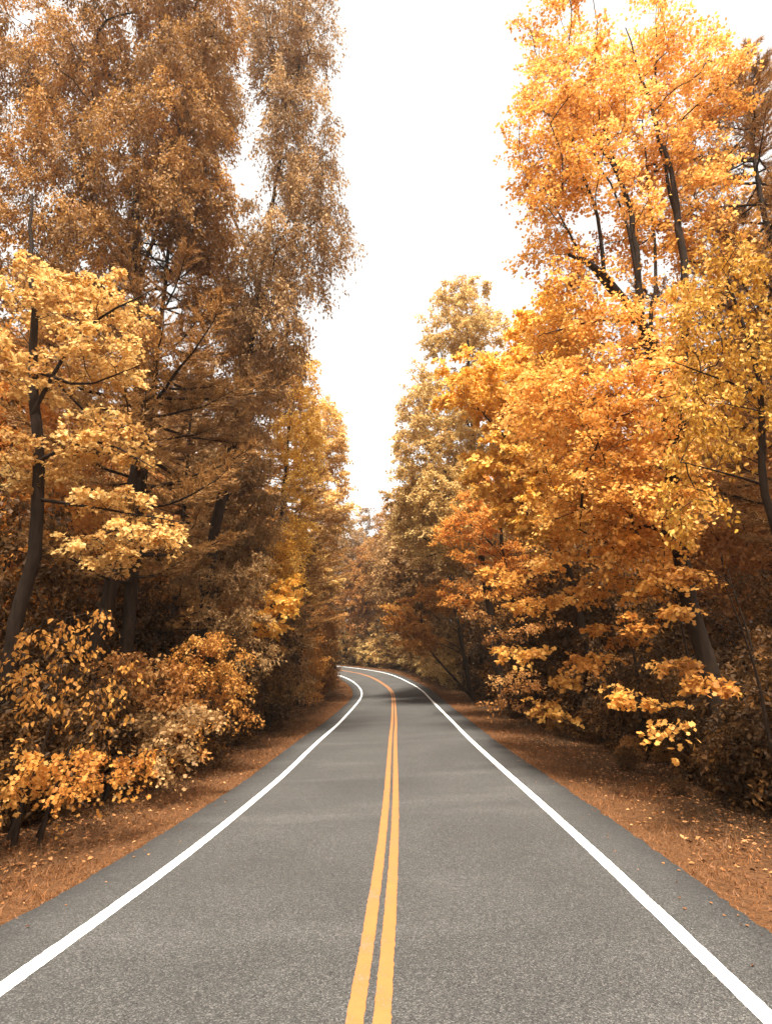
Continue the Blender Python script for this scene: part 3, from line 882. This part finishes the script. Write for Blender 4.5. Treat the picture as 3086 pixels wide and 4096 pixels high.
pt = pine_tree('pine_tree', 51, 24, .26, 5.4, 6.2, dens=1.1, needle=.17)
tag(place(pt, -8.7, 19.8), 'big pine with soft brown plumes and dark lower trunk behind the pale gold maple', 'tree')
pt2 = pine_tree('feathery_pine_tree', 52, 28, .28, 5.0, 5.0, dens=.9, needle=.22)
tag(place(pt2, -8.0, 44, 0), 'feathery pine rising left of the sky gap, behind the weeping brown tree', 'tree')
pt3 = copy_tree(pt2); tag(place(pt3, -9.0, 63, 2.1, 1.02), 'farthest pine on the left, its spiky tips nearest the sky gap', 'tree')
pt4 = copy_tree(pt2); tag(place(pt4, 7.4, 69, 4.0, .95), 'pine beyond the bend with branch tips at the right of the sky gap', 'tree')
pt6 = copy_tree(pt); tag(place(pt6, 13.6, 17.5, 2.2, 1.08), 'dark pine behind the largest maple, its boughs at the upper right photo corner', 'tree')
pt5 = copy_tree(pt2); tag(place(pt5, -11.5, 31.5, 1.0, .82), 'shorter pine half hidden behind the yellow leaved birch on the left', 'tree')

hero('yellow_birch_tree', -7.3, 37,
     [[('base', .18), (600, 1250, 37, .14), (620, 1000, 37, .09), (650, 780, 36.5, .03)], [(612, 1100, 37, .05), (670, 950, 36.2, .02)]],
     [(672, 930, 35.6, 30, 75, 1.9), (650, 1040, 35.6, 36, 60, 1.9), (620, 940, 36.5, 40, 80, 2), (648, 800, 36, 34, 65, 1.9), (635, 1150, 35.4, 42, 55, 1.9), (610, 1230, 35.6, 34, 50, 1.8)],
     'yellow flecked birch on the left, the brightest tall foliage beside the sky gap',
     seed=44, spacing=.95, crad=.98, nl=190, leaf=.19, tmpl=T_OV, mat='yellow', flat=.6, droop=.3, hang=.3, ntw=7, rtip=.009, hollow=.1, tint=(.8, .15))

hero('tan_oak_tree', -9.6, 31,
     [[('base', .22), (480, 1200, 31, .17), (500, 950, 31, .1), (540, 800, 31, .03)]],
     [(520, 1000, 31, 70, 100, 2.6), (500, 1150, 30.5, 70, 80, 2.4), (560, 1120, 30.5, 40, 90, 2.2), (560, 800, 33, 60, 90, 2.4)],
     'tan oak filling the space between the big plumed pine and the yellow birch',
     seed=45, spacing=.95, crad=.95, nl=260, leaf=.18, tmpl=T_OV, mat='olive', flat=.6, droop=.2, hang=.2, ntw=7, rtip=.010, hollow=.2)

hero('brown_oak_tree', -7.8, 52,
     [[('base', .22), (665, 1200, 52, .17), (690, 1000, 52, .05)]],
     [(705, 960, 52, 45, 90, 3), (712, 1090, 52, 45, 90, 3), (690, 1230, 52, 52, 80, 3)],
     'brown oak just left of the sky gap above the reddish shrub',
     seed=46, spacing=1.2, crad=1.15, nl=330, leaf=.24, tmpl=T_OV, mat='tan', flat=.7, twigs=False, rtip=.011, hollow=.2)

hero('lemon_maple_sapling', -7.4, 28,
     [[('base', .07), (545, 1380, 28, .05), (590, 1300, 27.6, .03)]],
     [(605, 1305, 27.0, 50, 36, 1.4), (572, 1350, 27.2, 38, 26, 1.2), (632, 1268, 27.0, 26, 20, .8)],
     'small lemon yellow maple glowing low on the left side near the bend',
     seed=47, spacing=.65, crad=.62, nl=130, leaf=.15, tmpl=T_ML, mat='yellow', tint=(.85, .12), flat=.35, droop=.2, ntw=7, rtip=.007, hollow=.1)

hero('reddish_shrub', -6.9, 60,
     [stem(0, 0, 6, .08, top=(.3, 0)), stem(.2, .1, 5, .05, top=(.9, -.3))],
     [(688, 1400, 60, 42, 58, 2.2), (700, 1350, 60, 30, 36, 1.8), (705, 1450, 59.5, 26, 32, 1.4), (675, 1470, 60, 34, 32, 1.6)],
     'reddish bushy shrub at the inside of the bend hiding the road end', 'shrub',
     seed=48, spacing=.8, crad=.75, nl=190, leaf=.2, tmpl=T_OV, mat='russet', flat=.8, twigs=False, rtip=.009, hollow=.4, tint=(.75, .15))

shr_l = [
    ('long_leaved_sapling', -6.3, 10.8, [(210, 1340, 10.6, 42, 40, .6), (255, 1430, 10.4, 30, 60, .5), (195, 1500, 10.6, 40, 40, .5), (110, 1400, 10.8, 70, 120, .8)], 'orange', .105, T_OV6, 40, .5,
     'orange sapling with long hanging leaves at the left photo edge, above the dark hollow', 'tree'),
    ('orange_fringe_shrub', -6.7, 11.2, [(240, 1640, 10.8, 60, 34, .6), (195, 1700, 10.4, 40, 34, .5), (310, 1630, 11.5, 50, 36, .6), (100, 1660, 10.8, 90, 60, .8)], 'orange', .08, T_ML, 100, .3,
     'orange leafed shrub touching the left verge in the lower corner', 'shrub'),
    ('grey_brown_shrub', -6.9, 15.2, [(390, 1560, 14.8, 75, 55, .9), (350, 1620, 14.2, 60, 36, .8), (330, 1560, 15, 50, 40, .8)], 'olive', .085, T_ML, 170, .2,
     'dusty grey brown shrub with orange patches halfway along the left tree line', 'shrub'),
    ('tall_orange_shrub', -7.3, 18.6, [(450, 1430, 18.2, 75, 80, 1.2), (500, 1510, 18.6, 55, 55, 1.1), (430, 1540, 18, 60, 50, 1.1)], 'orange', .11, T_OV, 170, .2,
     'tall orange brown shrub between the big pine and the lemon yellow maple', 'shrub'),
    ('coppery_sapling', -7.4, 23.5, [(500, 1330, 23, 70, 70, 1.5), (540, 1250, 23.5, 60, 50, 1.4), (440, 1240, 23, 60, 34, 1.4), (540, 1420, 23.5, 50, 50, 1.3)], 'olive', .14, T_OV, 120, .15,
     'dull coppery sapling standing behind the tall orange brown shrub', 'tree'),
    ('dark_tiered_shrub', -7.5, 32, [(575, 1430, 31.5, 42, 50, 1.6), (600, 1480, 32, 46, 32, 1.6), (555, 1500, 31, 40, 30, 1.4)], 'brown', .16, T_OV, 110, .1,
     'dark brown tiered shrub below the lemon yellow maple', 'shrub'),
    ('orange_bend_shrub', -7.2, 51, [(668, 1430, 51, 34, 46, 1.8), (655, 1370, 51, 30, 30, 1.6), (672, 1490, 50.5, 30, 26, 1.5)], 'orange', .2, T_OV, 150, .1,
     'orange bush next to the reddish shrub, touching the verge near the left bend', 'shrub'),
    ('gold_bough_sapling', -7.2, 34.5, [(612, 1175, 33.5, 30, 30, 1.3), (630, 1235, 33.5, 30, 24, 1.2), (590, 1230, 33.8, 26, 24, 1.2)], 'yellow', .17, T_OV, 150, .2,
     'slim yellow sapling above and behind the lemon yellow maple', 'tree'),
    ('olive_brown_shrub', -7.4, 42, [(640, 1400, 42, 36, 60, 2), (645, 1470, 42, 40, 32, 1.8), (620, 1340, 42, 40, 50, 2)], 'olive', .19, T_OV, 120, .1,
     'olive brown shrub just before the reddish one on the left', 'shrub'),
]
for k, (nm, bx, by, L, mt, lf, tm, nl, hg, lab, cat) in enumerate(shr_l):
    c = ells(bx, by, L); top = max(e[2] for e in c)
    hero(nm, bx, by, [stem(0, 0, top * .9, .03 + .001 * by, top=(.4, 0), bow=(.1, .1)), stem(.25, .2, top * .7, .02 + .001 * by, top=(.8, -.2))], L, lab, cat,
         seed=60 + k, spacing=.36 + .012 * by, crad=.36 + .012 * by, nl=nl, leaf=lf, tmpl=tm, mat=mt, flat=.45, droop=.3, hang=hg, ntw=7, rtip=.006, hollow=.25, up=.1)

# ---------------- beyond the bend and deep woods: prototypes, then copies
def proto_tree(name, seed, H, mat, cr=3.6, z0=.35, tmpl=T_OV, leaf=.26, hang=.15, spacing=1.35):
    e = [(0, 0, H * .62, cr, cr, H * .30), (cr * .35, -cr * .2, H * .45, cr * .8, cr * .8, H * .18), (-cr * .4, cr * .2, H * .5, cr * .75, cr * .75, H * .2), (0, 0, H * .88, cr * .55, cr * .55, H * .13)]
    return grow_tree(name, seed=seed, stems=[stem(0, 0, H * .95, .22, top=(.5, .3), bow=(.2, 0))], ells=e, spacing=spacing, crad=spacing * .98, nl=170, leaf=leaf, tmpl=tmpl,
                     mat=mat, flat=.5, droop=.2, hang=hang, twigs=False, rtip=.013, hollow=.3)
pA = proto_tree('woodland_tree', 71, 27, 'brown', cr=4.4, spacing=1.5, leaf=.3)
pB = proto_tree('woodland_tree', 72, 25, 'olive', cr=4.2, spacing=1.5, leaf=.3)
pC = proto_tree('woodland_tree', 73, 22, 'orange', cr=4.0, spacing=1.4, leaf=.28)
pD = proto_tree('woodland_tree', 74, 16, 'russet', cr=3.4, spacing=1.25, leaf=.26)
def proto_low(name, seed, H, mat, cr, leaf=.2):
    e = [(0, 0, H * .5, cr, cr, H * .46), (cr * .5, .2, H * .3, cr * .7, cr * .7, H * .28), (-cr * .5, -.3, H * .34, cr * .7, cr * .7, H * .3)]
    return grow_tree(name, seed=seed, stems=[stem(0, 0, H * .92, .09, top=(.3, .2), bow=(.15, 0)), stem(.2, .2, H * .6, .05, top=(-.8, .4))], ells=e, spacing=.95, crad=.92, nl=130, leaf=leaf,
                     tmpl=T_OV, mat=mat, flat=.35, droop=.25, hang=.1, twigs=False, rtip=.009, hollow=.25, up=.2)
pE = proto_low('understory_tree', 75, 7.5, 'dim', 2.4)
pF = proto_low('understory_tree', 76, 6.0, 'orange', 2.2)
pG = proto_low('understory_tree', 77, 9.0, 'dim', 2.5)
LOWL = [(0, 0, 1.6, 1.5, 1.5, 1.4), (.9, .3, 1.1, 1.1, 1.0, 1.0), (-.8, -.3, 1.2, 1.0, 1.1, 1.1)]
def proto_bush(seed, mat):
    return grow_tree('brush', seed=seed, stems=[stem(0, 0, 2.4, .04, top=(.2, .1)), stem(.2, 0, 1.9, .03, top=(.8, .2)), stem(-.2, .1, 2.0, .03, top=(-.7, -.2))], ells=LOWL,
                     spacing=.5, crad=.52, nl=75, leaf=.13, tmpl=T_OV, mat=mat, flat=.5, droop=.25, hang=.2, twigs=False, rtip=.007, hollow=.45, up=.1)
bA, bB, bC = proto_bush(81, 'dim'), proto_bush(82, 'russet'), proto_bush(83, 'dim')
used = set()
def inst(src, x, y, rz, s, label, cat, group):
    if src.name in used:
        o = copy_tree(src)
    else:
        o = src; used.add(src.name)
    place(o, x, y, rz, s)
    tag(o, label, cat, group)
    return o

rnd = random.Random(3)
# trees closing the view beyond the bend (outside of the curve)
for k, (x, y, p, s) in enumerate([(-22, 112, pB, 1.05), (-17, 110, pA, 1.0), (-12, 107, pC, .92), (-7.5, 104, pB, 1.08), (-3, 100, pD, 1.35), (1, 96, pA, 1.05), (3.8, 90, pB, 1.1), (5.5, 83, pC, 1.0), (6.8, 76, pA, 1.1),
                                  (-26, 121, pA, 1.1), (-19, 120, pB, 1.2), (-11, 117, pA, 1.15), (-4, 113, pB, 1.2), (4, 106, pA, 1.2), (9, 95, pB, 1.2), (11, 84, pA, 1.2), (8.2, 62, pB, 1.2)]):
    inst(p, x, y, rnd.random() * 6.28, s, 'one of the hazy tan and brown trees closing the view beyond the bend', 'tree', 'trees beyond the bend')
# woods behind the roadside rows
pH = proto_low('understory_tree', 78, 10.0, 'tan', 2.8)
for k, (x, y, s) in enumerate([(-27, 114, 1.2), (-21.5, 112, 1.0), (-16, 109.5, 1.2), (-11.5, 107, 1.0), (-7.2, 103.5, 1.1), (-3.4, 100, .95), (.2, 96, 1.05), (2.8, 92, .9), (5.0, 87, 1.0), (6.2, 81, .9), (7.0, 74, .95), (7.4, 66, .8)]):
    inst(pH, x, y, rnd.random() * 6.28, s, 'one of the warm golden brown bushy trees hanging over the outside of the bend', 'tree', 'golden brown trees at the bend')
def woods(side, n, seed, label, group, x0, x1, y0, y1, gap, protos):
    r = random.Random(seed); pts = []
    tries = 0
    while len(pts) < n and tries < 6000:
        tries += 1
        y = r.uniform(y0, y1); x = side * r.uniform(x0, x1)
        if abs(x) > y * .78 + 3: continue
        t = abs(road_frame([x], [y])[0][0])
        if t < x0 - .6: continue
        if any((x - a) ** 2 + (y - b) ** 2 < gap * gap for a, b in pts): continue
        pts.append((x, y))
    for x, y in pts:
        q = protos[r.randrange(len(protos))]
        sc = r.uniform(.85, 1.2)
        if side < 0 and .36 < -x / y < .62 and y < 36 and q in (pA, pB, pC):     # the open stand of trunks behind the big pine
            q, sc = pD, .9
        inst(q, x, y, r.random() * 6.28, sc, label, 'tree', group)
woods(-1, 40, 5, 'dim tall tree standing deep in the woods behind the left roadside row', 'deep woods on the left', 11.5, 34, 23, 100, 4.0, [pA, pB, pA, pD, pC])
woods(1, 42, 6, 'dim tall tree standing deep in the woods behind the right roadside row', 'deep woods on the right', 12.5, 36, 23, 100, 4.0, [pA, pC, pB, pD])
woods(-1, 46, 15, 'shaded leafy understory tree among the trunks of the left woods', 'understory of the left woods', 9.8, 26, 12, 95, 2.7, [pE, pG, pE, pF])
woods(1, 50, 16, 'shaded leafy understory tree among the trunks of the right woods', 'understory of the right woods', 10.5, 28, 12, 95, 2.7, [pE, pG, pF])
for k, (x, y, p, s) in enumerate([(-30, 118, pE, 1.6), (-24, 115, pG, 1.2), (-19, 114, pE, 1.3), (-14, 112, pF, 1.3), (-9, 109, pG, 1.1), (-5, 106, pE, 1.2), (-1, 102, pF, 1.3), (3, 98, pG, 1.1), (6, 92, pE, 1.2), (7.5, 86, pG, 1),
                                  (8, 79, pF, 1.1), (-22, 124, pG, 1.5), (-13, 121, pE, 1.6), (-4, 118, pG, 1.5), (5, 112, pE, 1.6), (12, 102, pG, 1.5)]):
    inst(p, x, y, rnd.random() * 6.28, s, 'one of the dark leafy understory trees lining the outside of the bend', 'tree', 'understory beyond the bend')
for x, y, p, s in ((-10.5, 4.5, pA, .9), (-11, -3, pB, .95), (10.8, 5.0, pB, .9), (11, -2.5, pA, .9)):  # out-of-frame trees, added to shade the verges and the near brush
    inst(p, x, y, 1.0 + x, s, 'unseen tall tree added next to the viewpoint to shade the verge', 'tree', 'unseen shade trees by the viewpoint')
# low brush under the trees on both sides
def brush(side, seed, n, label, group, e0, e1):
    r = random.Random(seed); c = 0; pts = []; tries = 0
    while c < n and tries < 3000:
        tries += 1
        i = int(46 + (NS - 60) * r.random() ** 1.4)
        t = side * (HALF + r.uniform(e0, e1))
        x, y = cx[i] + CTX[i] * t, cyy[i] + CTY[i] * t
        if abs(x) > y * .75 + 1 or y < 7 or (side < 0 and 42 < y < 64 and x > -9.5): continue
        if any((x - a) ** 2 + (y - b) ** 2 < 1.5 ** 2 for a, b in pts): continue
        if abs(road_frame([x], [y])[0][0]) < HALF + e0 - .5: continue
        pts.append((x, y)); c += 1
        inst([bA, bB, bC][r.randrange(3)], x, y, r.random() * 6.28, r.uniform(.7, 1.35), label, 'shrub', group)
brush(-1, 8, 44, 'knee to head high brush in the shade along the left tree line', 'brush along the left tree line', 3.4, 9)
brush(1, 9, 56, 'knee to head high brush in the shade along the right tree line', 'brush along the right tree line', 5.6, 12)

def edge_row(side, seed, e0, e1, step, label, group):
    r = random.Random(seed)
    i = 50.0
    while i < NS - 45:
        t = side * (HALF + r.uniform(e0, e1)); k = int(i)
        x, y = cx[k] + CTX[k] * t, cyy[k] + CTY[k] * t
        i += step * r.uniform(1.4, 2.6)
        if side < 0 and 40 < y < 66: continue
        if abs(x) > y * .78 + 1 or abs(road_frame([x], [y])[0][0]) < HALF + e0 - .6: continue
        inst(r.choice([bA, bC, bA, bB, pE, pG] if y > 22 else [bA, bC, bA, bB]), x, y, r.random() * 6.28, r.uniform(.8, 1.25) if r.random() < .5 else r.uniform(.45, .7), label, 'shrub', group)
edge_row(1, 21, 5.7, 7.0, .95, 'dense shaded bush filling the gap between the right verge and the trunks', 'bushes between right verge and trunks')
edge_row(-1, 22, 3.4, 4.8, 1.4, 'dense shaded bush filling the gap between the left verge and the trunks', 'bushes between left verge and trunks')

for k, (x, y, sc, p) in enumerate([(9.3, 12.9, 1.1, bA), (8.1, 13.5, .72, bC), (8.9, 13.6, .9, bA), (9.8, 14.0, 1.3, bC), (9.0, 15.6, .9, bA), (9.5, 17.2, 1.1, bA), (9.8, 19.6, 1.2, bC), (9.8, 22.4, 1.2, bA), (8.6, 11.4, .5, bA), (9.6, 26.0, 1.3, bC)]):
    inst(p, x, y, 1.3 * k, sc, 'dark bush crowding the foot of the trees behind the right leaf litter', 'shrub', 'bushes at the foot of the right trees')
r = random.Random(31)
for k in range(34):
    i = int(50 + 60 * r.random() ** 1.2); t = HALF + r.uniform(2.6, 5.6)
    x, y = cx[i] + CTX[i] * t, cyy[i] + CTY[i] * t
    inst([bB, bA, bC][k % 3], x, y, r.random() * 6.28, r.uniform(.10, .26), 'ankle high seedling among the leaf litter on the right verge', 'plant', 'seedlings on the right verge')

# ---- thin autumn haze between the trees
me = bpy.data.meshes.new('haze')
hx, y0h, y1h, zb, zt = 800.0, -380.0, 1320.0, None, 48.0
gzmin = min(v.co.z for v in bpy.data.objects['ground'].data.vertices)
zt = max(zt, max(v.co.z for v in bpy.data.objects['ground'].data.vertices) + 1)
zb = gzmin - 1.0
vs = [(x, y, z) for z in (zb, zt) for y in (y0h, y1h) for x in (-hx, hx)]
me.from_pydata(vs, [], [(2, 3, 1, 0), (5, 7, 6, 4), (1, 5, 4, 0), (6, 7, 3, 2), (4, 6, 2, 0), (3, 7, 5, 1)])
hz = bpy.data.objects.new('haze', me)
COL.objects.link(hz)
m, t, out = new_mat('haze_air')
pv = N(t, 'ShaderNodeVolumePrincipled', Density=0.0004, Anisotropy=0.5)
pv.inputs['Color'].default_value = (1.0, 0.96, 0.90, 1)
t.links.new(pv.outputs[0], out.inputs['Volume'])
me.materials.append(m)
tag(hz, kind='stuff')
cy.volume_bounces = 1
